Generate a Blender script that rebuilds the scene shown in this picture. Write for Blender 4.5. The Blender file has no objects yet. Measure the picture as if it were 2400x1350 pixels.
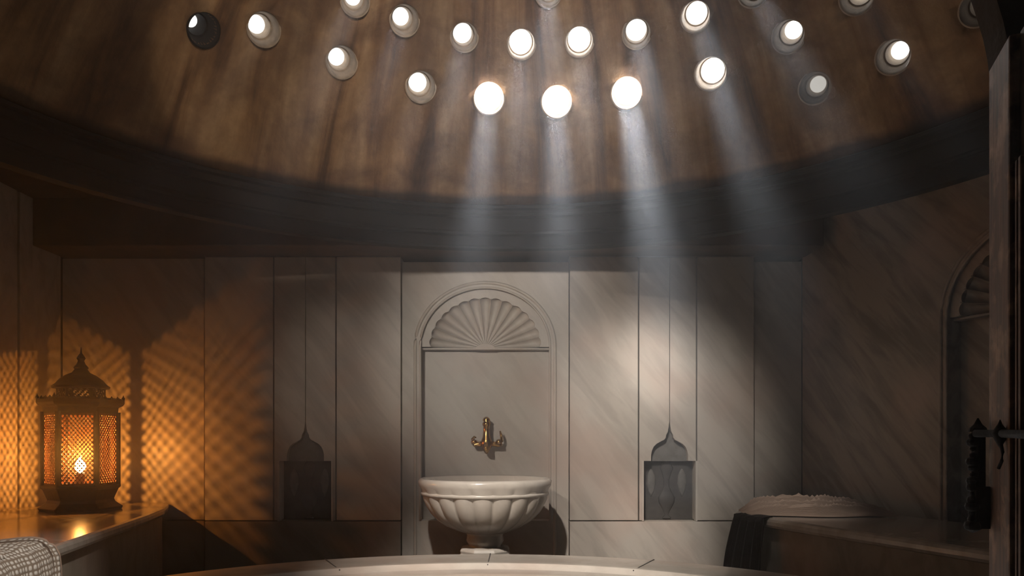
import bpy, bmesh, math, random
from mathutils import Vector, Matrix
random.seed(7)
PI = math.pi
S = bpy.context.scene
C = S.collection

# ------------------------------------------------------------ camera, world, exposure
F, CX, CY, EYE = 1750.0, 1200.0, 1030.0, 1.10
cam_d = bpy.data.cameras.new('camera'); cam = bpy.data.objects.new('camera', cam_d); C.objects.link(cam)
cam_d.sensor_width = 36; cam_d.lens = 36 * F / 2400; cam_d.shift_y = (CY - 675) / 2400
cam_d.clip_start = 0.02
cam.location = (0, 0, EYE); cam.rotation_euler = (PI / 2, 0, 0)
S.camera = cam
w = bpy.data.worlds.new('world'); S.world = w; w.use_nodes = True
w.node_tree.nodes['Background'].inputs[0].default_value = (0.75, 0.85, 1, 1)
w.node_tree.nodes['Background'].inputs[1].default_value = 0.0
S.view_settings.view_transform = 'Standard'; S.view_settings.look = 'None'
S.view_settings.exposure = 0.0; S.view_settings.gamma = 1
S.view_settings.use_curve_mapping = False
cy = S.cycles
cy.max_bounces = 5; cy.diffuse_bounces = 1; cy.glossy_bounces = 2; cy.transmission_bounces = 2
cy.volume_bounces = 1; cy.transparent_max_bounces = 4
cy.use_denoising = True; cy.adaptive_threshold = 0.02; cy.sample_clamp_indirect = 3.0; cy.sample_clamp_direct = 0
cy.caustics_reflective = False; cy.caustics_refractive = False

SUN = Vector((0.040, 1.0, 1.146)).normalized()       # towards the sun
def at(px, py, Y):
    return Vector(((px - CX) / F * Y, Y, EYE - (py - CY) / F * Y))
RC = Vector((-0.03, 2.5)); RR = 2.5; SPR = 2.649     # dome plan centre, radius, springing height
RS = RR / math.sin(math.radians(60)); DC = Vector((RC.x, RC.y, SPR - RS * math.cos(math.radians(60))))
def ray_sphere(px, py, R):
    d = at(px, py, 1.0) - Vector((0, 0, EYE)); o = Vector((0, 0, EYE)) - DC
    a, b, c = d.dot(d), 2 * o.dot(d), o.dot(o) - R * R
    t = (-b + math.sqrt(b * b - 4 * a * c)) / (2 * a)
    return Vector((0, 0, EYE)) + d * t

def lamp(name, kind, loc, col, energy, direction=None, **kw):
    l = bpy.data.lights.new(name, kind); l.energy = energy; l.color = col
    for k, v in kw.items(): setattr(l, k, v)
    o = bpy.data.objects.new(name, l); C.objects.link(o); o.location = loc
    if direction is not None: o.rotation_euler = Vector(direction).to_track_quat('-Z', 'Y').to_euler()
    return o

# ------------------------------------------------------------ materials
def new_mat(name):
    m = bpy.data.materials.new(name); m.use_nodes = True
    return m, m.node_tree, m.node_tree.nodes['Principled BSDF']
def ramp(nt, src, stops):
    r = nt.nodes.new('ShaderNodeValToRGB'); nt.links.new(src, r.inputs[0])
    el = r.color_ramp.elements
    while len(el) < len(stops): el.new(0.5)
    for e, (p, c) in zip(el, stops):
        e.position = p; e.color = (*c, 1) if len(c) == 3 else c
    return r.outputs[0]
def noise(nt, scale, detail=4, rough=0.55, mapping=None, rot=(0, 0, 0), coords=None, dist=0):
    n = nt.nodes.new('ShaderNodeTexNoise'); n.inputs['Scale'].default_value = scale
    n.inputs['Detail'].default_value = detail; n.inputs['Roughness'].default_value = rough
    n.inputs['Distortion'].default_value = dist
    if coords is None:
        tc = nt.nodes.new('ShaderNodeTexCoord'); coords = tc.outputs['Object']
    if mapping or rot != (0, 0, 0):
        mp = nt.nodes.new('ShaderNodeMapping'); mp.inputs['Scale'].default_value = mapping or (1, 1, 1)
        r2 = nt.nodes.new('ShaderNodeMapping'); r2.inputs['Rotation'].default_value = rot
        nt.links.new(coords, r2.inputs[0]); nt.links.new(r2.outputs[0], mp.inputs[0]); coords = mp.outputs[0]
    nt.links.new(coords, n.inputs['Vector'])
    return n.outputs['Fac']
def mix(nt, a, b, fac, mode='MIX'):
    m = nt.nodes.new('ShaderNodeMix'); m.data_type = 'RGBA'; m.blend_type = mode
    def put(v, s):
        if isinstance(v, (tuple, list)): s.default_value = (*v, 1)
        elif isinstance(v, (int, float)): s.default_value = v
        else: nt.links.new(v, s)
    put(fac, m.inputs[0]); put(a, m.inputs[6]); put(b, m.inputs[7])
    return m.outputs[2]
def bump(nt, b, src, strength, dist=0.01):
    n = nt.nodes.new('ShaderNodeBump'); n.inputs['Strength'].default_value = strength
    n.inputs['Distance'].default_value = dist
    nt.links.new(src, n.inputs['Height']); nt.links.new(n.outputs[0], b.inputs['Normal'])
def marble(name, base, dark, rough=0.35, veins=0.55, rot=(0, math.radians(-52), 0), warm=(0.50, 0.34, 0.26)):
    m, nt, b = new_mat(name)
    v1 = noise(nt, 3.2, 6, 0.62, (0.45, 3.0, 2.6), rot, dist=0.5)
    v2 = noise(nt, 1.6, 3, 0.5)
    c = ramp(nt, v1, [(0.36, dark), (0.47, tuple((x + y) / 2 for x, y in zip(base, dark))), (0.56, base)])
    c0 = mix(nt, base, c, veins)
    wf = ramp(nt, v2, [(0.48, (0, 0, 0)), (0.72, (0.55, 0.55, 0.55))])
    c1 = mix(nt, c0, warm, wf)
    nt.links.new(c1, b.inputs['Base Color'])
    b.inputs['Roughness'].default_value = rough
    return m
M = {}
M['marble'] = marble('marble', (0.50, 0.435, 0.365), (0.22, 0.18, 0.145), 0.42, 0.42)
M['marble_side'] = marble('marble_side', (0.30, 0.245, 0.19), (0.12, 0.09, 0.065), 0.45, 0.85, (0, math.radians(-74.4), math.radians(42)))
M['marble_pale'] = marble('marble_pale', (0.60, 0.53, 0.45), (0.40, 0.34, 0.28), 0.20, 0.35)
M['marble_carved'] = marble('marble_carved', (0.55, 0.485, 0.41), (0.34, 0.29, 0.24), 0.5, 0.35)
M['marble_bench'] = marble('marble_bench', (0.36, 0.31, 0.26), (0.20, 0.165, 0.13), 0.16, 0.5)
M['marble_low'] = marble('marble_low', (0.22, 0.185, 0.145), (0.12, 0.095, 0.07), 0.5, 0.5)
def simple(name, col, rough=0.6, metal=0, bumpy=0, bs=30, var=0.35):
    m, nt, b = new_mat(name)
    n = noise(nt, bs, 5)
    c = ramp(nt, n, [(0.3, tuple(x * (1 - var) for x in col)), (0.7, tuple(min(1, x * (1 + var)) for x in col))])
    nt.links.new(c, b.inputs['Base Color']); b.inputs['Roughness'].default_value = rough
    b.inputs['Metallic'].default_value = metal
    if bumpy: bump(nt, b, n, bumpy, 0.01)
    return m
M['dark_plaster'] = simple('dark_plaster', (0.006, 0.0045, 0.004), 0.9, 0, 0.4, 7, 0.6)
M['brown_plaster'] = simple('brown_plaster', (0.06, 0.034, 0.02), 0.85, 0, 0.4, 5, 0.4)
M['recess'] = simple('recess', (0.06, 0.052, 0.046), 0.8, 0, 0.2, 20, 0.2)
M['recess_relief'] = simple('recess_relief', (0.14, 0.125, 0.11), 0.7, 0, 0.2, 20, 0.2)
M['brass'] = simple('brass', (0.55, 0.31, 0.10), 0.24, 1, 0.1, 40, 0.3)
M['copper_dark'] = simple('copper_dark', (0.028, 0.010, 0.005), 0.5, 0.5, 0.2, 60, 0.4)
M['copper_lattice'] = simple('copper_lattice', (0.13, 0.04, 0.014), 0.5, 0.4, 0.1, 60, 0.3)
M['iron'] = simple('iron', (0.003, 0.0022, 0.002), 0.9, 0.0, 0.3, 80, 0.3)
M['black_wood'] = simple('black_wood', (0.010, 0.006, 0.004), 0.6, 0, 0.3, 25, 0.5)
M['clay'] = simple('clay', (0.46, 0.36, 0.26), 0.7, 0, 0.5, 18, 0.3)
M['floor'] = simple('floor', (0.12, 0.10, 0.085), 0.35, 0, 0.05, 4, 0.25)

m, nt, b = new_mat('dome_plaster'); M['dome'] = m       # smoky ochre plaster, streaked down the dome
tc = nt.nodes.new('ShaderNodeTexCoord'); sep = nt.nodes.new('ShaderNodeSeparateXYZ')
sub = nt.nodes.new('ShaderNodeVectorMath'); sub.operation = 'SUBTRACT'; sub.inputs[1].default_value = DC
nt.links.new(tc.outputs['Object'], sub.inputs[0]); nt.links.new(sub.outputs[0], sep.inputs[0])
an = nt.nodes.new('ShaderNodeMath'); an.operation = 'ARCTAN2'
nt.links.new(sep.outputs[0], an.inputs[0]); nt.links.new(sep.outputs[1], an.inputs[1])
cmb = nt.nodes.new('ShaderNodeCombineXYZ')
mu = nt.nodes.new('ShaderNodeMath'); mu.operation = 'MULTIPLY'; mu.inputs[1].default_value = 3.2
nt.links.new(an.outputs[0], mu.inputs[0]); nt.links.new(mu.outputs[0], cmb.inputs[0]); nt.links.new(sep.outputs[2], cmb.inputs[1])
st = noise(nt, 2.2, 6, 0.6, (1.6, 0.32, 1), coords=cmb.outputs[0], dist=0.5)
bl = noise(nt, 2.3, 6, 0.6, dist=0.6)
fine = noise(nt, 16, 6, 0.65)
c = ramp(nt, st, [(0.34, (0.10, 0.045, 0.020)), (0.48, (0.32, 0.175, 0.075)), (0.64, (0.48, 0.31, 0.16))])
d = ramp(nt, bl, [(0.36, (0.30, 0.22, 0.18)), (0.60, (1, 1, 1))])
c = mix(nt, c, d, 0.75, 'MULTIPLY')
f2 = ramp(nt, fine, [(0.3, (0.65, 0.6, 0.55)), (0.6, (1, 1, 1))])
c = mix(nt, c, f2, 0.6, 'MULTIPLY')
# shade above the ring painted into the plaster colour, with a stain-like uneven edge
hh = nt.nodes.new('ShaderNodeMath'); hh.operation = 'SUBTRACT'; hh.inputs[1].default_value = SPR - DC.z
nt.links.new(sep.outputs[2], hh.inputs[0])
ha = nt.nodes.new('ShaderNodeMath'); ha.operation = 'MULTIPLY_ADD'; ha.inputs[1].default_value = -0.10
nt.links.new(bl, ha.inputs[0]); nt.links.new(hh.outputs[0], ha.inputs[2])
ring_shade = ramp(nt, ha.outputs[0], [(0.0, (0.15, 0.12, 0.11)), (0.035, (1, 1, 1))])
c = mix(nt, c, ring_shade, 0.9, 'MULTIPLY')
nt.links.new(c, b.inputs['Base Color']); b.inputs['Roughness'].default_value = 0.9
bump(nt, b, fine, 0.5, 0.02)

m, nt, b = new_mat('worn_lit_wood'); M['wood'] = m
g = noise(nt, 9, 6, 0.6, (8, 8, 0.6)); p = noise(nt, 14, 5, 0.6)
c = ramp(nt, g, [(0.35, (0.05, 0.022, 0.012)), (0.65, (0.16, 0.080, 0.045))])
c = mix(nt, c, (0.42, 0.25, 0.15), ramp(nt, p, [(0.50, (0, 0, 0)), (0.66, (0.8, 0.8, 0.8))]))  # worn patches, their colour brightened to stand in for light on the stile
nt.links.new(c, b.inputs['Base Color']); b.inputs['Roughness'].default_value = 0.55; bump(nt, b, g, 0.4, 0.004)

def cloth(name, ca, cb, scale, bstr=0.6):
    m, nt, b = new_mat(name)
    tc = nt.nodes.new('ShaderNodeTexCoord')
    fs = []
    for ang in (0, PI / 2):
        mp = nt.nodes.new('ShaderNodeMapping'); mp.inputs['Rotation'].default_value = (0, 0, ang)
        nt.links.new(tc.outputs['UV'], mp.inputs[0])
        wv = nt.nodes.new('ShaderNodeTexWave'); wv.inputs['Scale'].default_value = scale
        wv.inputs['Distortion'].default_value = 1.2; wv.inputs['Detail'].default_value = 2
        nt.links.new(mp.outputs[0], wv.inputs[0]); fs.append(wv.outputs['Fac'])
    mm = nt.nodes.new('ShaderNodeMath'); mm.operation = 'MULTIPLY'
    nt.links.new(fs[0], mm.inputs[0]); nt.links.new(fs[1], mm.inputs[1])
    c = ramp(nt, mm.outputs[0], [(0.05, ca), (0.5, cb)])
    nt.links.new(c, b.inputs['Base Color']); b.inputs['Roughness'].default_value = 0.95
    bump(nt, b, mm.outputs[0], bstr, 0.004)
    return m
M['towel_grid'] = cloth('towel_grid', (0.24, 0.18, 0.13), (0.72, 0.66, 0.58), 1.6)
M['towel_beige'] = cloth('towel_beige', (0.36, 0.25, 0.185), (0.58, 0.43, 0.33), 14)
M['towel_hem'] = simple('towel_hem', (0.10, 0.065, 0.045), 0.9)
M['towel_dark'] = cloth('towel_dark', (0.008, 0.005, 0.004), (0.022, 0.014, 0.010), 10)

def emis(name, col, s):
    m = bpy.data.materials.new(name); m.use_nodes = True; nt = m.node_tree
    nt.nodes.remove(nt.nodes['Principled BSDF'])
    e = nt.nodes.new('ShaderNodeEmission'); e.inputs[0].default_value = (*col, 1); e.inputs[1].default_value = s; m.cycles.emission_sampling = 'NONE'
    nt.links.new(e.outputs[0], nt.nodes['Material Output'].inputs[0]); return m
M['pane_bright'] = emis('daylit_glass', (1, 0.985, 0.955), 14)
M['pane_mid'] = emis('daylit_glass_soft', (1, 0.975, 0.93), 2.2)
M['pane_dim'] = emis('daylit_glass_dull', (0.95, 0.90, 0.82), 0.55)
M['flame'] = emis('flame', (1, 0.62, 0.22), 60)

# ------------------------------------------------------------ mesh helpers
def obj(name, bm, mat, parent=None, smooth=False, bevel=0, angle=None):
    me = bpy.data.meshes.new(name)
    bmesh.ops.recalc_face_normals(bm, faces=bm.faces[:])
    bm.to_mesh(me); bm.free()
    mats = mat if isinstance(mat, list) else [mat]
    for mt in mats: me.materials.append(M[mt] if isinstance(mt, str) else mt)
    if smooth:
        for p in me.polygons: p.use_smooth = True
    if angle is not None:
        me.set_sharp_from_angle(angle=math.radians(angle))
    o = bpy.data.objects.new(name, me); C.objects.link(o)
    if parent is not None:
        o.parent = parent
        if parent.name in INV: o.matrix_parent_inverse = INV[parent.name]
    if bevel:
        md = o.modifiers.new('bevel', 'BEVEL'); md.width = bevel; md.segments = 2; md.limit_method = 'ANGLE'
    return o
INV = {}
def thing(name, label, cat, loc=(0, 0, 0), group=None, kind=None):
    """Empty at the thing's base; children are built in world coordinates."""
    o = bpy.data.objects.new(name, None); C.objects.link(o); o.location = loc
    o.empty_display_size = 0.1
    if label: o['label'] = label; o['category'] = cat
    if group: o['group'] = group
    if kind: o['kind'] = kind
    INV[o.name] = Matrix.Translation(Vector(loc)).inverted()
    return o
def tag(o, label, cat, group=None, kind=None):
    o['label'] = label; o['category'] = cat
    if group: o['group'] = group
    if kind: o['kind'] = kind
    return o
def box(bm, x0, x1, y0, y1, z0, z1, mat=None):
    r = bmesh.ops.create_cube(bm, size=1)
    vs = r['verts']
    for v in vs:
        v.co = Vector(((x0 + x1) / 2 + v.co.x * (x1 - x0), (y0 + y1) / 2 + v.co.y * (y1 - y0), (z0 + z1) / 2 + v.co.z * (z1 - z0)))
        if mat: v.co = mat @ v.co
    return vs
def lathe(bm, prof, n=48, c=(0, 0, 0), mat=None, mod=None, cap=True):
    c = Vector(c); rings = []
    for i, (r, z) in enumerate(prof):
        ring = []
        for k in range(n):
            a = 2 * PI * k / n
            rr = r * (mod(a, i) if mod else 1)
            p = Vector((rr * math.cos(a), rr * math.sin(a), z))
            if mat: p = mat @ p
            ring.append(bm.verts.new(p + c))
        rings.append(ring)
    for A, B in zip(rings, rings[1:]):
        for k in range(n):
            bm.faces.new((A[k], A[(k + 1) % n], B[(k + 1) % n], B[k]))
    if cap:
        for R in (rings[0], rings[-1]):
            bm.faces.new(R)
def tube(bm, pts, rad, n=10, cap=True):
    pts = [Vector(p) for p in pts]
    rads = rad if isinstance(rad, (list, tuple)) else [rad] * len(pts)
    rings = []; up = Vector((0, 0, 1))
    for i, p in enumerate(pts):
        t = (pts[min(i + 1, len(pts) - 1)] - pts[max(i - 1, 0)]).normalized()
        u = t.cross(up)
        if u.length < 0.1: u = t.cross(Vector((1, 0, 0)))
        u.normalize(); v = t.cross(u).normalized()
        rings.append([bm.verts.new(p + (u * math.cos(2 * PI * k / n) + v * math.sin(2 * PI * k / n)) * rads[i]) for k in range(n)])
    for A, B in zip(rings, rings[1:]):
        for k in range(n): bm.faces.new((A[k], A[(k + 1) % n], B[(k + 1) % n], B[k]))
    if cap: bm.faces.new(rings[0]); bm.faces.new(rings[-1])
def grid(bm, f, nu, nv, uv=False):
    V = [[bm.verts.new(f(i / nu, j / nv)) for j in range(nv + 1)] for i in range(nu + 1)]
    lay = bm.loops.layers.uv.verify() if uv else None
    for i in range(nu):
        for j in range(nv):
            fc = bm.faces.new((V[i][j], V[i + 1][j], V[i + 1][j + 1], V[i][j + 1]))
            if uv:
                for l, (a, b2) in zip(fc.loops, ((i, j), (i + 1, j), (i + 1, j + 1), (i, j + 1))):
                    l[lay].uv = (a / nu * uv[0], b2 / nv * uv[1])
def plate(bm, outer, holes, T, depth):
    """outer / holes: 2-D loops (u, v); T maps (u, v, d) to world; extruded from d=0 to depth."""
    edges = []; 
    for lp in [outer] + list(holes):
        vs = [bm.verts.new(T(u, v, 0)) for u, v in lp]
        edges += [bm.edges.new((vs[i], vs[(i + 1) % len(vs)])) for i in range(len(vs))]
    r = bmesh.ops.triangle_fill(bm, use_beauty=True, use_dissolve=False, edges=edges)
    faces = [g for g in r['geom'] if isinstance(g, bmesh.types.BMFace)]
    e = bmesh.ops.extrude_face_region(bm, geom=faces)
    off = T(0, 0, depth) - T(0, 0, 0)
    for g in e['geom']:
        if isinstance(g, bmesh.types.BMVert): g.co += off

# ------------------------------------------------------------ setting
DW = 5.5
def bw(px, py=None):   # back-wall pixel helpers
    return (px - CX) / F * DW if py is None else EYE - (py - CY) / F * DW
def X(px): return (px - CX) / F * DW
def Z(py): return EYE - (py - CY) / F * DW
CEIL = EYE + 1.67
RWX = lambda y: X(1880) + 0.30 * (DW - y)          # right wall line
LWX = X(145)

bm = bmesh.new(); box(bm, -4.2, 4.6, -1.4, 6.2, -0.1, 0)
o = obj('floor', bm, 'floor'); tag(o, 'dim stone floor hidden behind the round marble slab', 'floor', kind='structure')

wall_back = thing('wall_back', 'back wall clad in tall beige veined marble panels', 'wall', (0, DW, 0), kind='structure')
bm = bmesh.new(); box(bm, LWX - 0.1, X(1880) + 0.1, DW + 0.22, DW + 0.42, 0, CEIL)
obj('masonry', bm, 'recess', wall_back)
ZT, ZS = Z(607), Z(1220)
gap = 0.005
def panel(x0, x1, z0, z1, front=0.0, holes=(), mat='marble', name='marble_panel'):
    bm = bmesh.new()
    o_ = [(x0 + gap, z0 + gap), (x1 - gap, z0 + gap), (x1 - gap, z1 - gap / 2), (x0 + gap, z1 - gap / 2)]
    plate(bm, o_, holes, lambda u, v, d: Vector((u, DW - front + d, v)), 0.20 + front)
    return obj(name, bm, mat, wall_back, bevel=0.003)
def small_niche_loop(cx_):
    # rectangle with ogee dome and spire, in wall coordinates
    x = lambda q: X(q); z = Z
    L = [(x(cx_ - 61), z(1218)), (x(cx_ + 61), z(1218)), (x(cx_ + 61), z(1080)), (x(cx_ + 43), z(1080))]
    pts = [(43, 1066), (41, 1056), (37, 1047), (30, 1040), (21, 1035), (13, 1031), (9, 1026), (8, 1019), (4, 1012), (2, 1000), (0.5, 988)]
    L += [(x(cx_ + a), z(b_)) for a, b_ in pts] + [(x(cx_ - a), z(b_)) for a, b_ in reversed(pts)]
    L += [(x(cx_ - 43), z(1080)), (x(cx_ - 61), z(1080))]
    return L
# tall panels (left to right)
panel(X(145), X(480), ZS, Z(605), 0.0)
panel(X(145), X(480), 0, ZS, 0.0, mat='marble_low')
for side, (a0, a1, b0, b1, c0, c1, nc) in enumerate([(483, 645, 645, 790, 790, 942, 719), (1630, 1765, 1495, 1630, 1333, 1495, 1567)]):
    top = Z(604)
    panel(X(a0), X(a1), ZS, top, 0.035)
    panel(X(c0), X(c1), ZS, top, 0.035)
    # the panel pair over each little niche: one seam down the middle
    L = small_niche_loop(nc)
    mid = X(nc)
    lowR = [p for p in L[:15]]     # right half of the outline, bottom to tip
    n = len(L)
    right = [(mid + gap / 2, ZS + gap)]
    half = L[1:15]
    outR = [(X(b1) - gap, ZS + gap), (X(b1) - gap, top - gap), (mid + gap / 2, top - gap), (mid + gap / 2, half[-1][1])] + list(reversed(half))
    outL = [(X(b0) + gap, ZS + gap), (X(b0) + gap, top - gap), (mid - gap / 2, top - gap), (mid - gap / 2, half[-1][1])] + [(2 * mid - u, v) for u, v in reversed(half)]
    for oo in (outR, outL):
        bm = bmesh.new(); plate(bm, oo, (), lambda u, v, d: Vector((u, DW - 0.035 + d, v)), 0.235)
        obj('marble_panel', bm, 'marble', wall_back, bevel=0.002)
    lo, hi = (483, 942) if side == 0 else (1333, 1765)
    panel(X(lo), X(hi), 0, ZS, 0.035, mat='marble_low' if side == 0 else 'marble')
    bm = bmesh.new(); box(bm, X(lo), X(hi), DW - 0.045, DW + 0.2, top, Z(596)); obj('cap_strip', bm, 'marble', wall_back, bevel=0.003)
panel(X(1765), X(1880), ZS, Z(612), 0.0)
panel(X(1765), X(1880), 0, ZS, 0.0, mat='marble_low')

# little carved niches
def wall_niche(nc, label):
    t = thing('wall_niche', label, 'niche', (X(nc), DW, ZS), 'small ogee niches flanking the fountain')
    L = small_niche_loop(nc)
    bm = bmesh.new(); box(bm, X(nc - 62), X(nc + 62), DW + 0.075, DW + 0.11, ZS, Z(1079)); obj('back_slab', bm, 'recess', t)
    Lc = [(X(nc - 44), Z(1079))] + [p for p in L[3:3 + 24] if True]
    bm = bmesh.new(); plate(bm, [(X(nc + 44), Z(1081))] + L[4:26] + [(X(nc - 44), Z(1081))], (), lambda u, v, d: Vector((u, DW + 0.02 + d, v)), 0.08)
    obj('dome_relief', bm, 'recess_relief', t)
    # carved vase between two leaf lobes
    prof = [(0.030, 0.0), (0.034, 0.01), (0.012, 0.03), (0.030, 0.07), (0.058, 0.12), (0.062, 0.16), (0.04, 0.2), (0.022, 0.24), (0.02, 0.29), (0.035, 0.34), (0.05, 0.38), (0.03, 0.42), (0.008, 0.44)]
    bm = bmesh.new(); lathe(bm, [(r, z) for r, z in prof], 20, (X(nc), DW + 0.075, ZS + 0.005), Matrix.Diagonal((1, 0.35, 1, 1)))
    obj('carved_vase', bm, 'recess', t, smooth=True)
    for s in (-1, 1):
        bm = bmesh.new()
        lathe(bm, [(0.002, 0.0), (0.02, 0.04), (0.035, 0.1), (0.03, 0.16), (0.012, 0.2), (0.002, 0.21)], 16,
              (X(nc) + s * 0.115, DW + 0.075, ZS + 0.17), Matrix.Diagonal((1, 0.4, 1, 1)))
        obj('carved_leaf', bm, 'recess_relief', t, smooth=True)
    for s in (-1, 1):
        bm = bmesh.new(); box(bm, X(nc + s * 62.5) - 0.007, X(nc + s * 62.5) + 0.007, DW - 0.041, DW + 0.02, ZS, Z(1080))
        obj('side_fillet', bm, 'marble_carved', t)
wall_niche(719, 'small dark ogee-topped niche in the marble wall on the lantern side')
wall_niche(1567, 'small grey ogee-topped niche in the brightly lit wall right of the basin')

# ---- fountain niche: arched marble surround with fluted shell
def fountain_niche(T, parent, mat, w0, w1, zt, hub_z, full=True):
    """T(u, v, d): u across, v height, d into the wall."""
    R1, RV = 0.475, 0.43
    def arch(r, rv, n=36, base=0.0, z0=None):
        return [(r * math.cos(PI * i / n), hub_z + rv * math.sin(PI * i / n)) for i in range(n + 1)]
    zb = ZS
    hole = [(-R1, zb), (R1, zb)] + arch(R1, RV)
    hole2 = [(-R1, zb)] + list(reversed(arch(R1, RV))) + [(R1, zb)]
    bm = bmesh.new(); plate(bm, [(w0, 0), (w1, 0), (w1, zt), (w0, zt)], [hole2], T, 0.18)
    obj('surround', bm, mat, parent, bevel=0.003)
    # moulding sweep
    for name, rr, rv, rad, zlow in (('outer_moulding', R1 + 0.040, RV + 0.040, 0.013, 0.0), ('inner_moulding', R1 + 0.004, RV + 0.004, 0.009, zb)):
        path = [(rr, zlow)] + [(rr, zlow + (hub_z - zlow) * k / 6) for k in range(1, 6)] + arch(rr, rv) + [(-rr, hub_z - (hub_z - zlow) * k / 6) for k in range(1, 7)]
        bm = bmesh.new(); tube(bm, [T(u, v, 0.002) for u, v in path], rad, 8)
        obj(name, bm, mat, parent, smooth=True)
    # back of the recess below the shell
    bm = bmesh.new(); plate(bm, [(-R1 - 0.01, zb), (R1 + 0.01, zb), (R1 + 0.01, hub_z + RV + 0.01), (-R1 - 0.01, hub_z + RV + 0.01)], (), lambda u, v, d: T(u, v, d + 0.105), 0.03)
    obj('back_panel', bm, mat, parent)
    # spandrel ring between moulding and scalloped shell edge
    NF = 15; RO, ROV = 0.415, 0.365
    def edge(phi):
        s = 0.955 + 0.045 * abs(math.sin(phi * NF)) ** 0.7
        return s
    lobed = [(RO * edge(PI * i / 240) * math.cos(PI * i / 240), hub_z + ROV * edge(PI * i / 240) * math.sin(PI * i / 240)) for i in range(241)]
    big = arch(R1 + 0.004, RV + 0.004, 60)
    bm = bmesh.new(); plate(bm, big + list(reversed(lobed)), (), lambda u, v, d: T(u, v, d + 0.022), 0.06)
    obj('spandrel', bm, mat, parent)
    # shell
    bm = bmesh.new()
    def sh(a, r_):
        phi = PI * a; r = r_
        e = edge(phi) * 1.02
        d = 0.030 + 0.075 * math.sqrt(max(0, 1 - r ** 2.2)) ** 0.9
        fl = 0.032 * r ** 0.8 * (abs(math.sin(phi * NF)) ** 0.6 - 0.6)
        return T(RO * e * r * math.cos(phi), hub_z + ROV * e * r * math.sin(phi), d + fl)
    grid(bm, lambda a, r: sh(a, r), 300, 22)
    obj('shell', bm, mat, parent, smooth=True)
    bm = bmesh.new()
    ledge = [(-R1, hub_z - 0.018), (R1, hub_z - 0.018), (R1, hub_z - 0.004), (-R1, hub_z - 0.004)]
    plate(bm, ledge, (), lambda u, v, d: T(u, v, d + 0.05), 0.06)
    obj('ledge', bm, mat, parent, bevel=0.002)
    bm = bmesh.new()
    hub = [(0.075 * math.cos(PI * k / 14), hub_z - 0.02 + 0.045 * math.sin(PI * k / 14)) for k in range(15)]
    plate(bm, hub, (), lambda u, v, d: T(u, v, d + 0.03), 0.07)
    obj('shell_hub', bm, mat, parent, bevel=0.004)
NX = X(1137)
fn = thing('fountain_niche', 'tall arched marble niche with a fluted shell above the basin', 'niche', (NX, DW, 0), 'arched shell niches')
fountain_niche(lambda u, v, d: Vector((NX + u, DW + d, v)), fn, 'marble_carved', X(942) - NX, X(1333) - NX, Z(614), Z(812))

# ---- side walls
wall_right = thing('wall_right', 'angled right wall of veined brown marble slabs', 'wall', (RWX(4), 4, 0), kind='structure')
ux = Vector((0.30, -1, 0)).normalized(); nx = Vector((1, 0.30, 0)).normalized()     # along the wall, into the wall
P0 = Vector((X(1880), DW, 0))
def TR(u, v, d): return P0 + ux * u + nx * d + Vector((0, 0, v))
def u_at(px):       # distance along right wall where that pixel column meets it
    k = (px - CX) / F; y = (X(1880) + 0.30 * DW) / (k + 0.30); return (DW - y) / (-ux.y)
un = u_at(2217); uc = un + 0.48
nw0, nw1 = uc - 0.62, uc + 0.62
for a0, a1 in ((nw1 + 0.02, nw1 + 1.3), (nw1 + 1.31, 6.2)):
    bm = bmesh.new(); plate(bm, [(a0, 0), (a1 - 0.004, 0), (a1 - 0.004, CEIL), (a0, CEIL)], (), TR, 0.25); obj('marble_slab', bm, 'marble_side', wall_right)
sn = thing('fountain_niche', 'shadowed arched niche on the right wall, half hidden by the door', 'niche', TR(uc, 0, 0), 'arched shell niches')
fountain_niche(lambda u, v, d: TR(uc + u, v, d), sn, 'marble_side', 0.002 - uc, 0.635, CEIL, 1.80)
bm = bmesh.new(); plate(bm, [(nw0 - 0.02, 0), (nw1 + 0.02, 0), (nw1 + 0.02, 2.36), (nw0 - 0.02, 2.36)], (), lambda u, v, d: TR(u, v, d + 0.2), 0.1); obj('masonry', bm, 'recess', wall_right)

wall_left = thing('wall_left', 'left wall of marble slabs lit orange by the lantern', 'wall', (LWX, 4, 0), kind='structure')
ys = [DW, 5.02, 3.4, 1.6, -1.3]
for a, b_ in zip(ys, ys[1:]):
    bm = bmesh.new(); box(bm, LWX - 0.2, LWX, b_ + 0.012, a - 0.012, 0, CEIL); obj('marble_slab', bm, 'marble', wall_left, bevel=0.004)
bm = bmesh.new(); box(bm, LWX - 0.3, LWX - 0.02, -1.3, DW + .2, 0, CEIL); obj('masonry', bm, 'recess', wall_left)
bm = bmesh.new(); box(bm, LWX - 0.2, -0.62, -1.25, -1.05, 0, CEIL); box(bm, 0.62, 4.3, -1.25, -1.05, 0, CEIL); box(bm, -0.62, 0.62, -1.25, -1.05, 2.1, CEIL)
o = obj('wall_front', bm, 'brown_plaster'); tag(o, 'plain plaster wall with the entrance doorway', 'wall', kind='structure')

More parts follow.
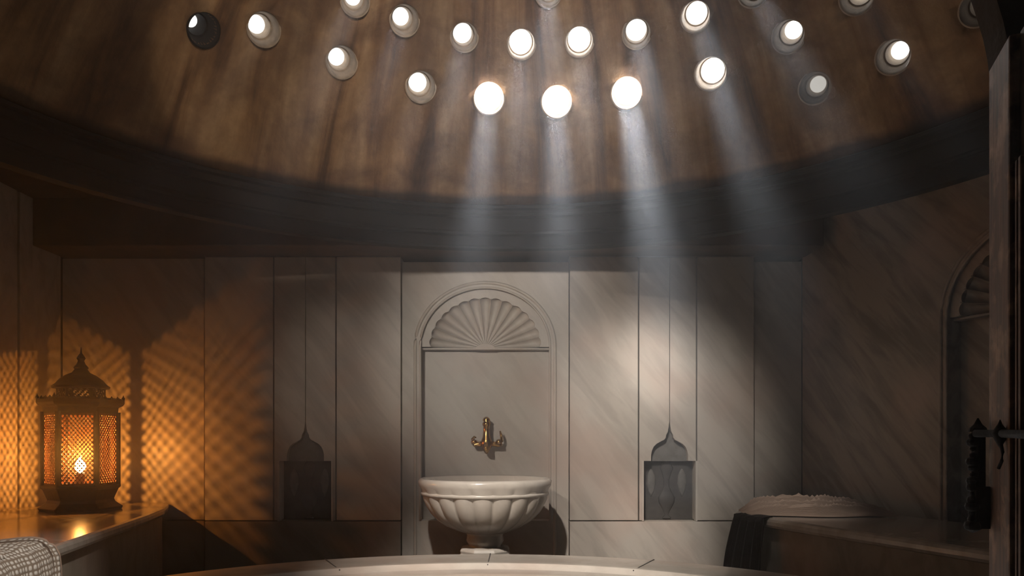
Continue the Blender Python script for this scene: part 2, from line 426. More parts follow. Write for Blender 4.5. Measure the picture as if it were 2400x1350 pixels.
# ---- ceiling: flat plate with round opening, dome above, dark ring beam below
bm = bmesh.new()
circ = [(RC.x + (RR + 0.02) * math.cos(2 * PI * k / 96), RC.y + (RR + 0.02) * math.sin(2 * PI * k / 96)) for k in range(96)]
plate(bm, [(-4.2, -1.4), (4.6, -1.4), (4.6, 6.0), (-4.2, 6.0)], [circ], lambda u, v, d: Vector((u, v, CEIL + d)), 0.12)
ceiling = obj('ceiling', bm, 'brown_plaster'); tag(ceiling, 'smoky plaster ceiling rising into a dome pierced by round skylights', 'ceiling', kind='structure')
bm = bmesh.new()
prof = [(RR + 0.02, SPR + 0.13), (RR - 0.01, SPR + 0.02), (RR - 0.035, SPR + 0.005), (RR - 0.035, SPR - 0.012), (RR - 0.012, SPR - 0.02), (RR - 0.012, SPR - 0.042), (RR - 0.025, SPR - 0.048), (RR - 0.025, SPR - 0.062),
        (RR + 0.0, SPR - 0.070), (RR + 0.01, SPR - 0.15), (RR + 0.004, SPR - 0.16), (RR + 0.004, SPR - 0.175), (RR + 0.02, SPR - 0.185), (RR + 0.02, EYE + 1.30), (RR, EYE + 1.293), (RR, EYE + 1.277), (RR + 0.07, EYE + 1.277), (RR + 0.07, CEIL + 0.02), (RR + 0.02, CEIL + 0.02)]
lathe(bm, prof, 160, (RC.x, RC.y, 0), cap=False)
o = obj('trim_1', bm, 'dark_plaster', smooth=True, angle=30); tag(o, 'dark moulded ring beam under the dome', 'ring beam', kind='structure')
bm = bmesh.new()
box(bm, LWX, X(1880) + 0.02, 5.16, DW + 0.3, Z(604) + 0.0, CEIL)
o = obj('trim_2', bm, 'brown_plaster', bevel=0.01); tag(o, 'brown plaster beam above the back wall panels', 'beam', kind='structure')

# ------------------------------------------------------------ skylights
SK = [ # centre px, py, radius px, pane px, py, radius px, brightness, label
 (478, 70, 38, 445, 46, 16, 'pane_mid', 0, 'dark unlit skylight, leftmost opening of the dome'),
 (618, 68, 37, 599, 56, 21, 'pane_mid', 0.1, 'skylight with a narrow white disc, second from the left'),
 (801, 145, 35, 787, 132, 20, 'pane_mid', 0.2, 'skylight above the lantern side, lower than its dark left neighbours'),
 (986, 203, 34, 978, 192, 22, 'pane_mid', 0.5, 'skylight just left of the three glowing lowest ones'),
 (1146, 230, 35, 1146, 226, 31, 'pane_bright', 4, 'glaring lowest-row skylight directly above the basin'),
 (1305, 238, 35, 1304, 233, 31, 'pane_bright', 4.5, 'glaring skylight, lowest of all in the dome'),
 (1469, 217, 35, 1470, 210, 31, 'pane_bright', 8, 'glaring skylight casting the strongest blue shaft'),
 (1666, 172, 36, 1674, 160, 25, 'pane_bright', 1.5, 'skylight right of the glaring three with a shaft slanting right'),
 (1910, 206, 35, 1918, 197, 19, 'pane_dim', 0, 'dull greyish skylight, lowest on the right side'),
 (2094, 133, 38, 2111, 117, 21, 'pane_mid', 0.1, 'skylight with a white disc nearest the ring beam at far right'),
 (948, 47, 33, 938, 38, 20, 'pane_mid', 0.45, 'upper-row skylight, first of the row above the niche'),
 (1088, 86, 31, 1083, 76, 23, 'pane_mid', 0.8, 'upper-row skylight with a white disc at its upper left'),
 (1222, 103, 32, 1219, 94, 27, 'pane_bright', 1.4, 'bright upper-row skylight above the left two glaring ones'),
 (1358, 97, 32, 1357, 88, 27, 'pane_bright', 1.2, 'bright upper-row skylight between the middle and right glaring ones'),
 (1492, 78, 32, 1491, 69, 25, 'pane_mid', 1.2, 'upper-row skylight straight above the strongest shaft'),
 (1630, 38, 33, 1635, 25, 23, 'pane_bright', 0.8, 'upper skylight whose shaft falls on the one below right'),
 (1848, 85, 36, 1861, 69, 21, 'pane_mid', 0.25, 'skylight above the dull greyish one on the right'),
 (832, 2, 32, 826, -8, 19, 'pane_mid', 0.35, 'skylight cut by the top frame edge on the left of centre'),
 (1285, -18, 30, 1284, -28, 22, 'pane_mid', 0.8, 'skylight barely showing at the top centre'),
 (1765, -22, 34, 1774, -36, 22, 'pane_mid', 0.6, 'skylight barely showing at the top, right of centre'),
 (2009, -8, 38, 2024, -26, 22, 'pane_mid', 0.1, 'skylight cut by the top frame edge on the right side'),
 (2292, 20, 38, 2312, 2, 22, 'pane_dim', 0, 'skylight peeking out beside the black door head'),
]
HTH = 0.16
HID = [(1165, -60), (1420, -75), (1560, -110), (1030, -95), (900, -150), (1260, -190), (1700, -210), (1450, -260), (1080, -290), (1300, -420)]  # unseen skylights added higher up the dome
holes = []
for s in SK:
    pi_ = ray_sphere(s[0], s[1], RS); po = ray_sphere(s[3], s[4], RS + HTH)
    holes.append((pi_, po, s[2] / F * pi_.y, s[5] / F * po.y, s[6], s[7], s[8]))
for px, py in HID:
    pi_ = ray_sphere(px, py, RS); n = (pi_ - DC).normalized(); po = pi_ + n * HTH
    holes.append((pi_, po, 0.085, 0.06, 'pane_mid', 0, None))
# unseen openings added over the entrance side, to give the aimed lamps a source
for az, el in ((-170, 34), (-158, 34), (178, 34), (-150, 62), (-180, 55), (150, 62), (-120, 68), (120, 68), (165, 76), (-160, 76), (180, 68)):
    a, e = math.radians(az), math.radians(el)
    n = Vector((math.sin(a) * math.cos(e), math.cos(a) * math.cos(e), math.sin(e)))
    holes.append((DC + n * RS, DC + n * (RS + HTH), 0.085, 0.06, 'pane_mid', 0, None))

bm = bmesh.new()
def cap_prof(R, n=36):
    return [(R * math.sin(t), R * math.cos(t)) for t in [math.radians(60.0) * (1 - i / n) for i in range(n)]] + [(0.03, R * math.cos(0.01))]
pin, pout = cap_prof(RS), cap_prof(RS + HTH)
lathe(bm, pin + list(reversed(pout)), 144, DC, cap=False)
# close the lower annulus
bm.verts.ensure_lookup_table()
N = 144; first = bm.verts[:N]; last = bm.verts[len(bm.verts) - N:]
for k in range(N): bm.faces.new((first[k], last[k], last[(k + 1) % N], first[(k + 1) % N]))
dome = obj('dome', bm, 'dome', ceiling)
bm = bmesh.new()
for pi_, po, ri, ro, *_ in holes:
    ax = (po - pi_).normalized(); L = (po - pi_).length; Q = ax.to_track_quat('Z', 'Y').to_matrix().to_4x4()
    sl = (ro - ri) / L
    lathe(bm, [(ri - sl * 0.08, -0.08), (ro + sl * 0.08, L + 0.08)], 28, pi_, Q)
cut = obj('cutter', bm, 'dome')
md = dome.modifiers.new('b', 'BOOLEAN'); md.operation = 'DIFFERENCE'; md.object = cut; md.solver = 'EXACT'
bpy.context.view_layer.update()
me = bpy.data.meshes.new_from_object(dome.evaluated_get(bpy.context.evaluated_depsgraph_get()))
dome.modifiers.clear(); dome.data = me
bpy.data.objects.remove(cut)
for p in me.polygons: p.use_smooth = abs(p.normal.dot((Vector(p.center) - DC).normalized())) > 0.93

for i, (pi_, po, ri, ro, pm, beam, label) in enumerate(holes):
    ax = (po - pi_).normalized(); L = (po - pi_).length; Q = ax.to_track_quat('Z', 'Y').to_matrix().to_4x4()
    if label:
        t = thing('skylight', label, 'skylight', pi_, 'round skylights in the dome')
    else:
        t = ceiling
    bm = bmesh.new()
    e = 0.004
    lathe(bm, [(ri + 0.006, 0.004), (ri + 0.007, -0.006), (ri, -0.009), (ri - e, 0.0), (ri - e - 0.002, 0.02), ((ri + ro) / 2 - e + 0.003, L * 0.5), ((ri + ro) / 2 - e - 0.004, L * 0.52), (ro - e, L * 0.97), (ro + 0.004, L)], 36, pi_, Q, cap=False)
    obj('sleeve' if label else 'unseen_skylight_sleeve', bm, 'dark_plaster' if i == 0 else 'clay', t, smooth=True, angle=40)  # leftmost sleeve's lack of light is put into its dark colour
    bm = bmesh.new(); lathe(bm, [(ro - 0.002, L * 0.93), (ro * 0.8, L * 0.97), (ro * 0.4, L * 1.0), (0.002, L * 1.01)], 28, pi_, Q)
    obj('pane' if label else 'unseen_skylight_pane', bm, pm, t, smooth=True)
    # daylight coming down each shaft
    if beam:
        if beam >= 4: lamp('skylight_glow', 'POINT', pi_ - ax * 0.01, (1, 0.95, 0.9), 2.0, shadow_soft_size=ri * 0.6)
        d_ = -SUN
        lamp('sun_shaft', 'SPOT', pi_ + ax * 0.03, (0.86, 0.92, 1.0), 480 * beam, d_, spot_size=math.radians(10), spot_blend=1.0, shadow_soft_size=ri * 0.75)

# added spot lamps under the dome, aimed to brighten dome, wall, platform, bench and towel
def opening(az, el, back=0.05):  # lamp position under the dome; some have no opening built there
    a, e = math.radians(az), math.radians(el)
    return DC + Vector((math.sin(a) * math.cos(e), math.cos(a) * math.cos(e), math.sin(e))) * (RS - back)
def beam_to(name, p, px, py, Y, energy, size, col, soft=0.08, blend=1.0):
    return lamp(name, 'SPOT', p, col, energy, at(px, py, Y) - p, spot_size=math.radians(size), spot_blend=blend, shadow_soft_size=soft)
beam_to('dome_fill_spot', opening(178, 34), 1180, 230, 4.7, 300, 34, (1.0, 0.88, 0.80))
beam_to('dome_fill_spot', opening(178, 34), 690, 200, 4.3, 190, 21, (1.0, 0.84, 0.68), 0.04, 0.4)
beam_to('wall_fill_spot', opening(-145, 34), 1225, 870, 5.5, 430, 28, (1.0, 0.93, 0.84))
beam_to('wall_fill_spot', opening(-158, 34), 800, 900, 5.5, 120, 15, (1.0, 0.88, 0.78))
beam_to('wall_fill_spot', opening(-158, 34), 1265, 630, 5.5, 120, 6, (0.95, 0.96, 1.0))
beam_to('wall_accent_spot', opening(-170, 62), 1540, 980, 5.5, 760, 21, (1.0, 0.96, 0.91), 0.12)
beam_to('wall_accent_spot', opening(172, 62), 1530, 860, 5.5, 800, 9, (1.0, 0.98, 0.95), 0.12)
beam_to('wall_accent_spot', opening(180, 68), 1540, 1290, 5.5, 520, 11, (1.0, 0.96, 0.91), 0.08)
beam_to('rim_fill_spot', opening(-150, 62), 1250, 1390, 4.4, 1050, 34, (1.0, 0.94, 0.88), 0.06)
beam_to('bench_fill_spot', opening(150, 62), 60, 1320, 3.0, 480, 20, (1.0, 0.94, 0.88), 0.06)
beam_to('towel_fill_spot', opening(20, 72), 1870, 1195, 4.55, 210, 12, (1.0, 0.94, 0.88), 0.06)

# ------------------------------------------------------------ navel stone (round slab)
SC = Vector((-0.155, 2.36)); sr = 2.21
bm = bmesh.new()
prof = [(sr - 0.12, 0.0), (sr - 0.12, 0.30), (sr - 0.02, 0.335), (sr, 0.36), (sr, 0.388), (sr - 0.012, 0.40), (sr - 0.33, 0.402), (sr - 0.36, 0.410), (sr - 0.39, 0.408), (sr - 0.405, 0.392), (sr - 0.43, 0.380), (sr - 0.56, 0.380), (sr - 0.60, 0.386), (sr - 0.64, 0.378), (0.6, 0.378), (0.01, 0.378)]
lathe(bm, prof, 160, (SC.x, SC.y, 0))
o = obj('marble_platform', bm, 'marble_pale', smooth=True, angle=25)
tag(o, 'large round pale marble platform with a moulded rim in the foreground', 'platform')
for k in range(14):
    bm = bmesh.new()
    a = PI / 2 - math.radians(0.6) + 2 * PI * k / 14
    mt = Matrix.Translation((SC.x, SC.y, 0)) @ Matrix.Rotation(a, 4, 'Z')
    box(bm, sr - 0.40, sr + 0.001, -0.003, 0.003, 0.39, 0.4035, mt)
    obj('joint', bm, 'recess', o)

# ------------------------------------------------------------ benches
BZ = 0.638
def bench(name, label, pts, wallpts, grp):
    allp = pts + wallpts
    t = thing(name, label, 'bench', (allp[0][0], allp[0][1], 0), grp)
    bm = bmesh.new()
    plate(bm, allp, (), lambda u, v, d: Vector((u, v, BZ - 0.06 + d)), 0.06)
    obj('seat_slab', bm, 'marble_bench', t, bevel=0.02)
    c_ = Vector((sum(p[0] for p in wallpts) / len(wallpts), sum(p[1] for p in wallpts) / len(wallpts)))
    sx = 1 if c_.x < 0 else -1
    inn = [(p[0] - 0.05 * sx, p[1] - (0 if i else 0.0)) for i, p in enumerate(pts)]
    bm = bmesh.new(); plate(bm, inn + wallpts, (), lambda u, v, d: Vector((u, v, d)), BZ - 0.06)
    obj('base', bm, 'marble_low', t, bevel=0.004)
    return t
bench('stone_bench', 'glossy marble bench carrying the lantern on the left',
      [(-2.52, DW - 0.01), (-2.44, 5.30), (-2.35, 5.05), (-2.24, 4.6), (-1.955, 3.11), (-1.70, 1.7)], [(LWX + 0.01, 1.7), (LWX + 0.01, DW - 0.01)], 'marble wall benches')
bench('stone_bench', 'dim marble bench with a beige towel on the right',
      [(1.72, DW - 0.045), (1.388, 4.67), (1.40, 4.638), (1.97, 3.13), (2.24, 2.41)], [(RWX(2.41) - 0.01, 2.41), (RWX(DW) - 0.02, DW - 0.045)], 'marble wall benches')

# ------------------------------------------------------------ basin
BX, BY = at(1137, 1128, 5.02).x, 5.02
k_ = 5.02 / F
def bz(py): return EYE - (py - CY) * k_
t = thing('wash_basin', 'pale gadrooned marble basin on a short stem below the tap', 'basin', (BX, BY, 0))
GN = 20
def gmod(a, i):
    g = {7: .2, 8: 0.7, 9: 1, 10: 1, 11: 1, 12: 1, 13: .8, 14: .3}.get(i, 0)
    return 1 + 0.050 * g * (abs(math.sin((a + PI / 2) * GN / 2 + PI / 2)) ** 0.7 - 0.75)
prof = [(0.10, bz(1160)), (0.30, bz(1150)), (136 * k_, bz(1133)), (141 * k_, bz(1122)), (150 * k_, bz(1120)), (156 * k_, bz(1126)), (154 * k_, bz(1137)), (149 * k_, bz(1145)),
        (146 * k_, bz(1158)), (143 * k_, bz(1170)), (136 * k_, bz(1185)), (127 * k_, bz(1200)), (112 * k_, bz(1216)), (92 * k_, bz(1230)), (68 * k_, bz(1241)), (50 * k_, bz(1247))]
bm = bmesh.new(); lathe(bm, prof, 320, (BX, BY, 0), mod=lambda a, i: gmod(a, i), cap=True); obj('bowl', bm, 'marble_pale', t, smooth=True)
bm = bmesh.new(); lathe(bm, [(146 * k_, bz(1150)), (149.5 * k_, bz(1152)), (150 * k_, bz(1155)), (148 * k_, bz(1159)), (140 * k_, bz(1160))], 120, (BX, BY, 0), cap=False); obj('moulding', bm, 'marble_pale', t, smooth=True)
bm = bmesh.new(); lathe(bm, [(51 * k_, bz(1243)), (44 * k_, bz(1249)), (42 * k_, bz(1254)), (44 * k_, bz(1266)), (40 * k_, bz(1273)), (37 * k_, bz(1278)), (44 * k_, bz(1281))], 64, (BX, BY, 0)); obj('stem', bm, 'marble_pale', t, smooth=True)
bm = bmesh.new(); lathe(bm, [(46 * k_, bz(1279)), (58 * k_, bz(1282)), (62 * k_, bz(1288)), (60 * k_, bz(1294)), (64 * k_, bz(1300)), (64 * k_, 0.0)], 8, (BX, BY, 0), Matrix.Rotation(PI / 8, 4, 'Z')); obj('foot', bm, 'marble_carved', t, bevel=0.004)

# ------------------------------------------------------------ tap
TY = DW + 0.105 - 0.10
kt = TY / F
def tz(py): return EYE - (py - CY) * kt
TX = (1140 - CX) * kt
t = thing('tap', 'antique brass tap on the niche wall above the basin', 'tap', (TX, DW + 0.105, tz(1040)))
bm = bmesh.new(); lathe(bm, [(2 * kt, tz(1064)), (5 * kt, tz(1060)), (10 * kt, tz(1050)), (13 * kt, tz(1040)), (12 * kt, tz(1031)), (9 * kt, tz(1024)), (7.5 * kt, tz(1012)), (7 * kt, tz(1000)), (9.5 * kt, tz(996)), (9.5 * kt, tz(991)), (6.5 * kt, tz(989)), (9 * kt, tz(984)), (7 * kt, tz(980)), (3 * kt, tz(977))], 28, (TX, TY, 0)); obj('body', bm, 'brass', t, smooth=True)
bm = bmesh.new(); tube(bm, [(TX, TY, tz(1040)), (TX, TY + 0.06, tz(1040)), (TX, DW + 0.104, tz(1040))], [0.024, 0.022, 0.022], 16); tube(bm, [(TX, DW + 0.09, tz(1040)), (TX, DW + 0.105, tz(1040))], 0.045, 24); obj('wall_pipe', bm, 'brass', t, smooth=True, angle=40)
bm = bmesh.new(); tube(bm, [(TX, TY, tz(1045)), (TX, TY - 0.06, tz(1043)), (TX, TY - 0.085, tz(1048)), (TX, TY - 0.09, tz(1056))], [0.02, 0.017, 0.015, 0.016], 14); obj('spout', bm, 'brass', t, smooth=True)
for s, pts in ((-1, [(-12, 1040), (-20, 1041), (-28, 1043), (-32, 1038), (-33, 1030), (-28, 1024), (-24, 1026)]), (1, [(12, 1040), (20, 1041), (28, 1044), (35, 1043), (36, 1034), (35, 1022), (32, 1010)])):
    bm = bmesh.new(); tube(bm, [(TX + a * kt, TY, tz(b_)) for a, b_ in pts], [0.020, 0.018, 0.014, 0.013, 0.012, 0.010, 0.006], 12)
    lathe(bm, [(0.002, -0.022), (0.018, -0.015), (0.024, 0), (0.018, 0.015), (0.002, 0.022)], 16, (TX + s * 29 * kt, TY, tz(1036)))
    obj('handle', bm, 'brass', t, smooth=True)

# ------------------------------------------------------------ lantern
LY = 4.92; kl = LY / F
LX = (190 - CX) * kl
def lz(py): return EYE - (py - CY) * kl
t = thing('lantern', 'tall hexagonal pierced copper lantern glowing on the left bench', 'lantern', (LX, LY, BZ))
HR = 80 * kl; rot0 = math.radians(24)
HX = lambda r: (lambda a, i: 1)
RZ = Matrix.Rotation(rot0, 4, 'Z')
b0 = BZ
bm = bmesh.new(); lathe(bm, [(HR * 1.06, b0), (HR * 1.10, b0 + 0.018), (HR * 1.02, b0 + 0.03), (HR * 0.90, b0 + 0.05), (HR * 0.86, b0 + 0.07), (HR * 0.98, lz(1146)), (HR * 1.04, lz(1142)), (HR * 1.04, lz(1136)), (HR * 0.95, lz(1135))], 6, (LX, LY, 0), RZ)
obj('base', bm, 'copper_dark', t, bevel=0.004)
bm = bmesh.new()
lathe(bm, [(HR * 0.9, lz(972)), (HR * 0.96, lz(970)), (HR * 0.98, lz(955)), (HR * 1.10, lz(950)), (HR * 1.14, lz(945)), (HR * 1.14, lz(937)), (HR * 1.02, lz(933)), (HR * 0.9, lz(933))], 6, (LX, LY, 0), RZ)
obj('cornice', bm, 'copper_dark', t, bevel=0.003)
for k in range(6):       # crest points on the cornice corners
    for q in range(4):
        a0_, a1_ = [rot0 + PI / 3 * (k + j) for j in (0, 1)]
        A = Vector((math.cos(a0_), math.sin(a0_), 0)) * HR * 1.10; B_ = Vector((math.cos(a1_), math.sin(a1_), 0)) * HR * 1.10
        p = A.lerp(B_, q / 4); h_ = 0.035 if q == 0 else 0.022
        bm = bmesh.new(); lathe(bm, [(0.009, 0), (0.011, h_ * 0.4), (0.006, h_ * 0.6), (0.001, h_)], 8, (LX + p.x, LY + p.y, lz(937)))
        obj('crest', bm, 'copper_dark', t)
# pierced crown under the onion roof
def perforated(bm, A, B_, z0, z1, cols, rows, thick, seed, fill=0.64, border=0.012, ogee=False):
    A, B_ = Vector(A), Vector(B_); e = (B_ - A); Wd = e.length; e.normalize(); nrm = Vector((e.y, -e.x, 0))
    H_ = z1 - z0
    loops = []
    cw = (Wd - 2 * border) / cols; ch = (H_ - 2 * border) / rows
    rnd = random.Random(seed)
    for r in range(rows * 2 - 1):
        n_ = cols if r % 2 == 0 else cols - 1
        for c_ in range(n_):
            cx_ = border + cw * (c_ + (0.5 if r % 2 == 0 else 1.0)); cz_ = border + ch * (0.5 + r * 0.5)
            hx, hz = cw * 0.5 * fill, ch * 0.5 * fill * 1.02
            tilt = 0.5 * math.sin(cx_ * 60) * math.cos(cz_ * 37)
            lp = []
            for k in range(6):
                a = PI / 2 + 2 * PI * k / 6
                x_, z_ = hx * math.cos(a), hz * math.sin(a)
                x2 = x_ * math.cos(tilt) - z_ * math.sin(tilt); z2 = x_ * math.sin(tilt) + z_ * math.cos(tilt)
                lp.append((cx_ + x2, cz_ + z2))
            loops.append(lp)
    T = lambda u, v, d: A + e * u + nrm * d + Vector((0, 0, z0 + v))
    plate(bm, [(0, 0), (Wd, 0), (Wd, H_), (0, H_)], loops, T, thick)
for k in range(6):
    a0_, a1_ = rot0 + PI / 3 * k, rot0 + PI / 3 * (k + 1)
    r_ = HR * 0.93
    A = (LX + r_ * math.cos(a0_), LY + r_ * math.sin(a0_), 0); B_ = (LX + r_ * math.cos(a1_), LY + r_ * math.sin(a1_), 0)
    bm = bmesh.new(); perforated(bm, A, B_, lz(1137), lz(968), 8, 15, 0.005, k, fill=0.66)
    obj('lattice_panel', bm, 'copper_lattice', t)
    bm = bmesh.new(); r2 = HR * 0.96
    tube(bm, [(LX + r2 * math.cos(a0_), LY + r2 * math.sin(a0_), z) for z in (lz(1140), lz(966))], 0.016, 8); obj('post', bm, 'copper_dark', t)
    bm = bmesh.new(); r3 = HR * 0.62
    A = (LX + r3 * math.cos(a0_), LY + r3 * math.sin(a0_), 0); B_ = (LX + r3 * math.cos(a1_), LY + r3 * math.sin(a1_), 0)
    perforated(bm, A, B_, lz(935), lz(908), 4, 2, 0.004, k, 0.7, 0.006); obj('crown_panel', bm, 'copper_dark', t)
bm = bmesh.new()
lathe(bm, [(HR * 0.74, lz(911)), (HR * 0.76, lz(906)), (HR * 0.66, lz(900)), (HR * 0.56, lz(890)), (HR * 0.40, lz(880)), (HR * 0.24, lz(874)), (HR * 0.17, lz(866)), (HR * 0.20, lz(862)), (HR * 0.12, lz(854)), (HR * 0.08, lz(846)), (HR * 0.12, lz(840)), (HR * 0.08, lz(834)), (HR * 0.03, lz(828)), (0.002, lz(814))], 24, (LX, LY, 0))
obj('onion_roof', bm, 'copper_dark', t, smooth=True, angle=50)
bm = bmesh.new(); tube(bm, [(LX - 0.02, LY, b0 + 0.07), (LX - 0.005, LY, lz(1108))], 0.028, 20); obj('candle', bm, 'towel_beige', t)
bm = bmesh.new(); lathe(bm, [(0.002, lz(1108)), (0.026, lz(1102)), (0.034, lz(1094)), (0.026, lz(1084)), (0.002, lz(1070))], 16, (LX - 0.005, LY, 0)); obj('flame', bm, 'flame', t, smooth=True)
lamp('lantern_light', 'POINT', (LX - 0.005, LY, lz(1066)), (1.0, 0.35, 0.05), 31, shadow_soft_size=0.010)

# ------------------------------------------------------------ towels
def towel_left():
    t = thing('towel', 'pale grid-woven towel draped over the left bench edge', 'towel', (-2.0, 2.9, BZ + 0.003))
    p0 = Vector((-1.955, 3.11)); dv = Vector((0.165, -1)).normalized(); nv = Vector((1, 0.165)).normalized()
    off = [(-0.34, 0.006), (-0.26, 0.012), (-0.18, 0.02), (-0.10, 0.028), (-0.05, 0.030), (-0.01, 0.024), (0.025, 0.006), (0.045, -0.03), (0.052, -0.08), (0.056, -0.14), (0.06, -0.22), (0.062, -0.30)]
    def prof(s):
        q = s * (len(off) - 1); i = min(int(q), len(off) - 2); f = q - i
        return (off[i][0] * (1 - f) + off[i + 1][0] * f, off[i][1] * (1 - f) + off[i + 1][1] * f)
    def surf(lift):
        def f(s, v):
            a, h = prof(s); L_ = -0.02 + v * 0.75
            p = p0 + dv * L_ + nv * a
            wob = 0.006 * math.sin(v * 17 + s * 5) + 0.004 * math.sin(v * 41 + 2)
            return Vector((p.x + (wob if s > .5 else 0), p.y, BZ + h + lift + (abs(wob) if s < .5 else 0)))
        return f
    bm = bmesh.new(); grid(bm, surf(0.0), 66, 60, uv=(5, 6))
    o = obj('cloth', bm, 'towel_grid', t, smooth=True); md = o.modifiers.new('s', 'SOLIDIFY'); md.thickness = 0.012; md.offset = 1
    f0 = surf(0.0)
    bm = bmesh.new(); tube(bm, [f0(s / 40, 0.0) + Vector((0, 0.004, 0.006)) for s in range(41)], 0.011, 8); obj('rolled_hem', bm, 'towel_beige', t, smooth=True)
    bm = bmesh.new(); tube(bm, [f0(s / 40, 0.055) + Vector((0.006, 0, 0.010)) for s in range(41)], 0.006, 8); obj('stripe', bm, 'towel_hem', t, smooth=True)
towel_left()
def towel_right():
    t = thing('towel', 'rumpled beige towel on the right bench with its dark end hanging down', 'towel', (1.7, 4.7, BZ + 0.002))
    # long rumpled folds lying on the slab
    a = Vector((1.44, 4.61)); b_ = Vector((2.28, 4.50))
    def f(s, v):
        p = a.lerp(b_, s); across = (v - 0.5) * (0.26 + 0.05 * math.sin(s * 5))
        es = 0.30 + 0.70 * math.sin(PI * min(1, s * 0.93 + 0.10)) ** 0.8
        rise = v / 0.72 if v < 0.72 else max(0, (1 - v) / 0.28)
        ridge = 1 - abs(math.sin(v * 13 + 1.5 * math.sin(s * 5.2) + 1.6 * s)) ** 0.5
        edge_ = min(1, v * 12, (1 - v) * 12) * min(1, 0.25 + s * 7)
        h = 0.006 + es * edge_ * (0.012 + 0.065 * rise + 0.062 * ridge) + 0.005 * math.sin(s * 31 + v * 14) * es * edge_
        return Vector((p.x - 0.03 * math.sin(PI * v) * (1 - s), p.y + across + 0.02 * math.sin(s * 9), BZ + max(0.004, h)))
    bm = bmesh.new(); grid(bm, f, 90, 80, uv=(8, 3))
    obj('cloth', bm, 'towel_beige', t, smooth=True)
    e0 = Vector((1.50, 4.55)); 
    fd = Vector((0.378, -1)).normalized(); out = Vector((-1, -0.378)).normalized()
    def g(s, v):
        # s down, v along the bench front edge
        base = Vector((1.400, 4.635)) + fd * (0.015 + v * 0.26)
        spread = (0.02 - 0.07 * s) * (1 - v) * 1.4
        base = base + fd * spread * 1.0
        if s < 0.25:
            q = s / 0.25; o_ = -0.05 * (1 - q); z = BZ + 0.012 - 0.01 * q * q
            o_ += 0.03 * q
        else:
            q = (s - 0.25) / 0.75; o_ = 0.03 + 0.014 * math.sin(q * 2); z = BZ - 0.01 - 0.34 * q - 0.02 * math.sin(v * 3)
        wv = 0.014 * math.sin(v * 24 + q * 2) * min(1, s * 3)
        p = base + out * (o_ + 0.012 + wv)
        return Vector((p.x, p.y, z))
    bm = bmesh.new(); grid(bm, g, 40, 50, uv=(4, 3))
    o = obj('hanging_end', bm, 'towel_dark', t, smooth=True); o['label'] = 'dark brown hanging end'
    md = o.modifiers.new('s', 'SOLIDIFY'); md.thickness = 0.008
    bm = bmesh.new()
    for k in range(26):
        p = g(1.0, k / 25); tube(bm, [p, p + Vector((0.004 * math.sin(k * 3), 0, -0.03)), p + Vector((0.008 * math.sin(k * 5), 0, -0.06))], 0.0035, 5)
    obj('fringe', bm, 'towel_dark', t)
towel_right()

# ------------------------------------------------------------ door at the right
door = thing('door_1', 'open carved dark wooden door leaf at the right edge', 'door', (0.6, 0.8, 0), kind='structure')
D0 = Vector((0.766, 1.20)); dd = Vector((-0.339, -0.941))    # from free edge back towards the hinge
dn = Vector((dd.y, -dd.x)) * 1.0                              # to be away from the viewer side
if dn.x < 0: dn = -dn
def TD(u, v, d): 
    p = D0 + dd * u + dn * d
    return Vector((p.x, p.y, v))
ztop = EYE + (CY - 165) / F * 1.2
bm = bmesh.new(); plate(bm, [(0, 0.0), (0.115, 0.0), (0.115, ztop), (0, ztop)], (), TD, 0.04); obj('stile', bm, 'wood', door, bevel=0.004)
bm = bmesh.new(); plate(bm, [(0.115, 0.0), (0.80, 0.0), (0.80, ztop), (0.115, ztop)], (), lambda u, v, d: TD(u, v, d + 0.014), 0.02); obj('leaf_panel', bm, 'black_wood', door)
for u0, w_ in ((0.135, 0.007), (0.150, 0.010)):
    bm = bmesh.new(); plate(bm, [(u0, 0.3), (u0 + w_, 0.3), (u0 + w_, 1.5), (u0, 1.5)], (), lambda u, v, d: TD(u, v, d + 0.002), 0.015); obj('moulding', bm, 'wood', door, bevel=0.002)
bm = bmesh.new()
for k in range(9):
    c_ = TD(0.21, 0.55 + k * 0.12, 0.012)
    q = dn.to_3d().to_track_quat('Z', 'Y').to_matrix().to_4x4()
    lathe(bm, [(0.004, -0.014), (0.016, -0.010), (0.028, -0.006), (0.034, 0.0), (0.034, 0.004)], 10, c_, q, mod=lambda a, i: 1 + 0.25 * math.cos(5 * a))
obj('carving', bm, 'wood', door, smooth=True)
# black arched door head over the leaf
P = at(2318, 170, 1.2)
prof_ = [(0.0, P.z), (-0.004, P.z + 0.05)]
bm = bmesh.new()
pts = [(2318, 172), (2314, 140), (2304, 92), (2290, 46), (2275, 0), (2262, -40), (2238, -100), (2200, -170), (2140, -260)]
loop = [((px - CX) / F * 1.2, EYE + (CY - py) / F * 1.2) for px, py in pts]
loop = loop + [(1.35, loop[-1][1]), (1.35, loop[0][1])]
plate(bm, loop, (), lambda u, v, d: Vector((u, 1.2 - d, v)), 0.05)
obj('door_head', bm, 'black_wood', door)
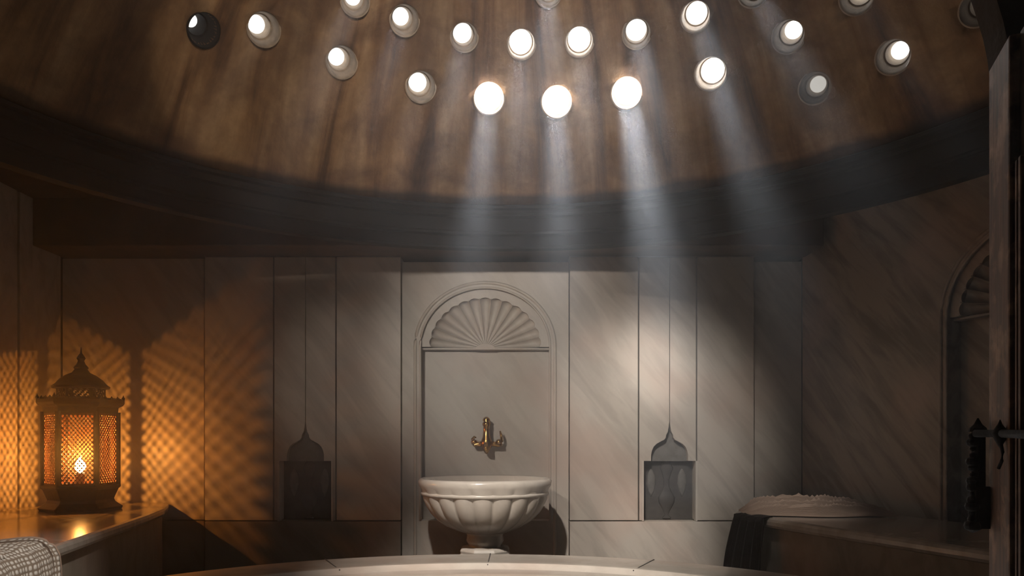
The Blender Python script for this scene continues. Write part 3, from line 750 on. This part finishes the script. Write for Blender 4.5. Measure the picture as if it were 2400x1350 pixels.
# iron latch arm and ornate pull
iron = lambda px, py, Y=1.2: at(px, py, Y)
bm = bmesh.new(); tube(bm, [iron(2286, 1016, 1.19), iron(2318, 1016, 1.165), iron(2345, 1016, 1.115), iron(2400, 1018, 1.0), iron(2470, 1020, 0.88)], 0.0062, 10); obj('latch_arm', bm, 'iron', door, smooth=True)
bm = bmesh.new(); c_ = iron(2344, 1016, 1.112)
lathe(bm, [(0.0005, -0.022), (0.004, -0.016), (0.008, -0.008), (0.011, 0), (0.0075, 0.007), (0.003, 0.014), (0.0005, 0.021)], 14, c_); obj('latch_finial', bm, 'iron', door, smooth=True)
bm = bmesh.new(); tube(bm, [iron(2344, 1030, 1.112), iron(2350, 1060, 1.108), iron(2348, 1080, 1.108), iron(2340, 1098, 1.115)], 0.0024, 8); obj('latch_tongue', bm, 'iron', door)
bm = bmesh.new()
k2 = 1.2 / F
bar = [(2284, 1240), (2284, 1010)]
box(bm, (2284 - CX) * k2, (2301 - CX) * k2, 1.19, 1.208, EYE - (1140 - CY) * k2, EYE - (1012 - CY) * k2)
box(bm, (2279 - CX) * k2, (2316 - CX) * k2, 1.19, 1.212, EYE - (1238 - CY) * k2, EYE - (1140 - CY) * k2)
lathe(bm, [(0.014, 0), (0.012, 0.006), (0.006, 0.012), (0.001, 0.022)], 12, iron(2292, 1012, 1.2))
for i, py in enumerate(range(1018, 1238, 15)):
    r_ = (0.0055 + 0.003 * math.sin(i * 1.9)) + 0.003 * i / 14
    lathe(bm, [(0.001, -r_), (r_, -r_ * 0.5), (r_ * 1.15, 0), (r_, r_ * 0.5), (0.001, r_)], 10, iron(2280, py + 4, 1.2))
obj('door_handle', bm, 'iron', door)

# ------------------------------------------------------------ steam haze
bm = bmesh.new(); box(bm, -4.0, 4.2, -1.0, 6.0, 0.90, 4.3)
hz = bpy.data.materials.new('steam'); hz.use_nodes = True; nt = hz.node_tree
nt.nodes.remove(nt.nodes['Principled BSDF'])
vs = nt.nodes.new('ShaderNodeVolumeScatter'); vs.inputs['Color'].default_value = (1, 1, 1, 1)
vs.inputs['Density'].default_value = 0.026; vs.inputs['Anisotropy'].default_value = 0.8
nt.links.new(vs.outputs[0], nt.nodes['Material Output'].inputs['Volume'])
M['steam'] = hz
o = obj('steam_haze', bm, 'steam'); tag(o, 'thin steam hanging in the upper part of the domed bath room', 'steam', kind='stuff')
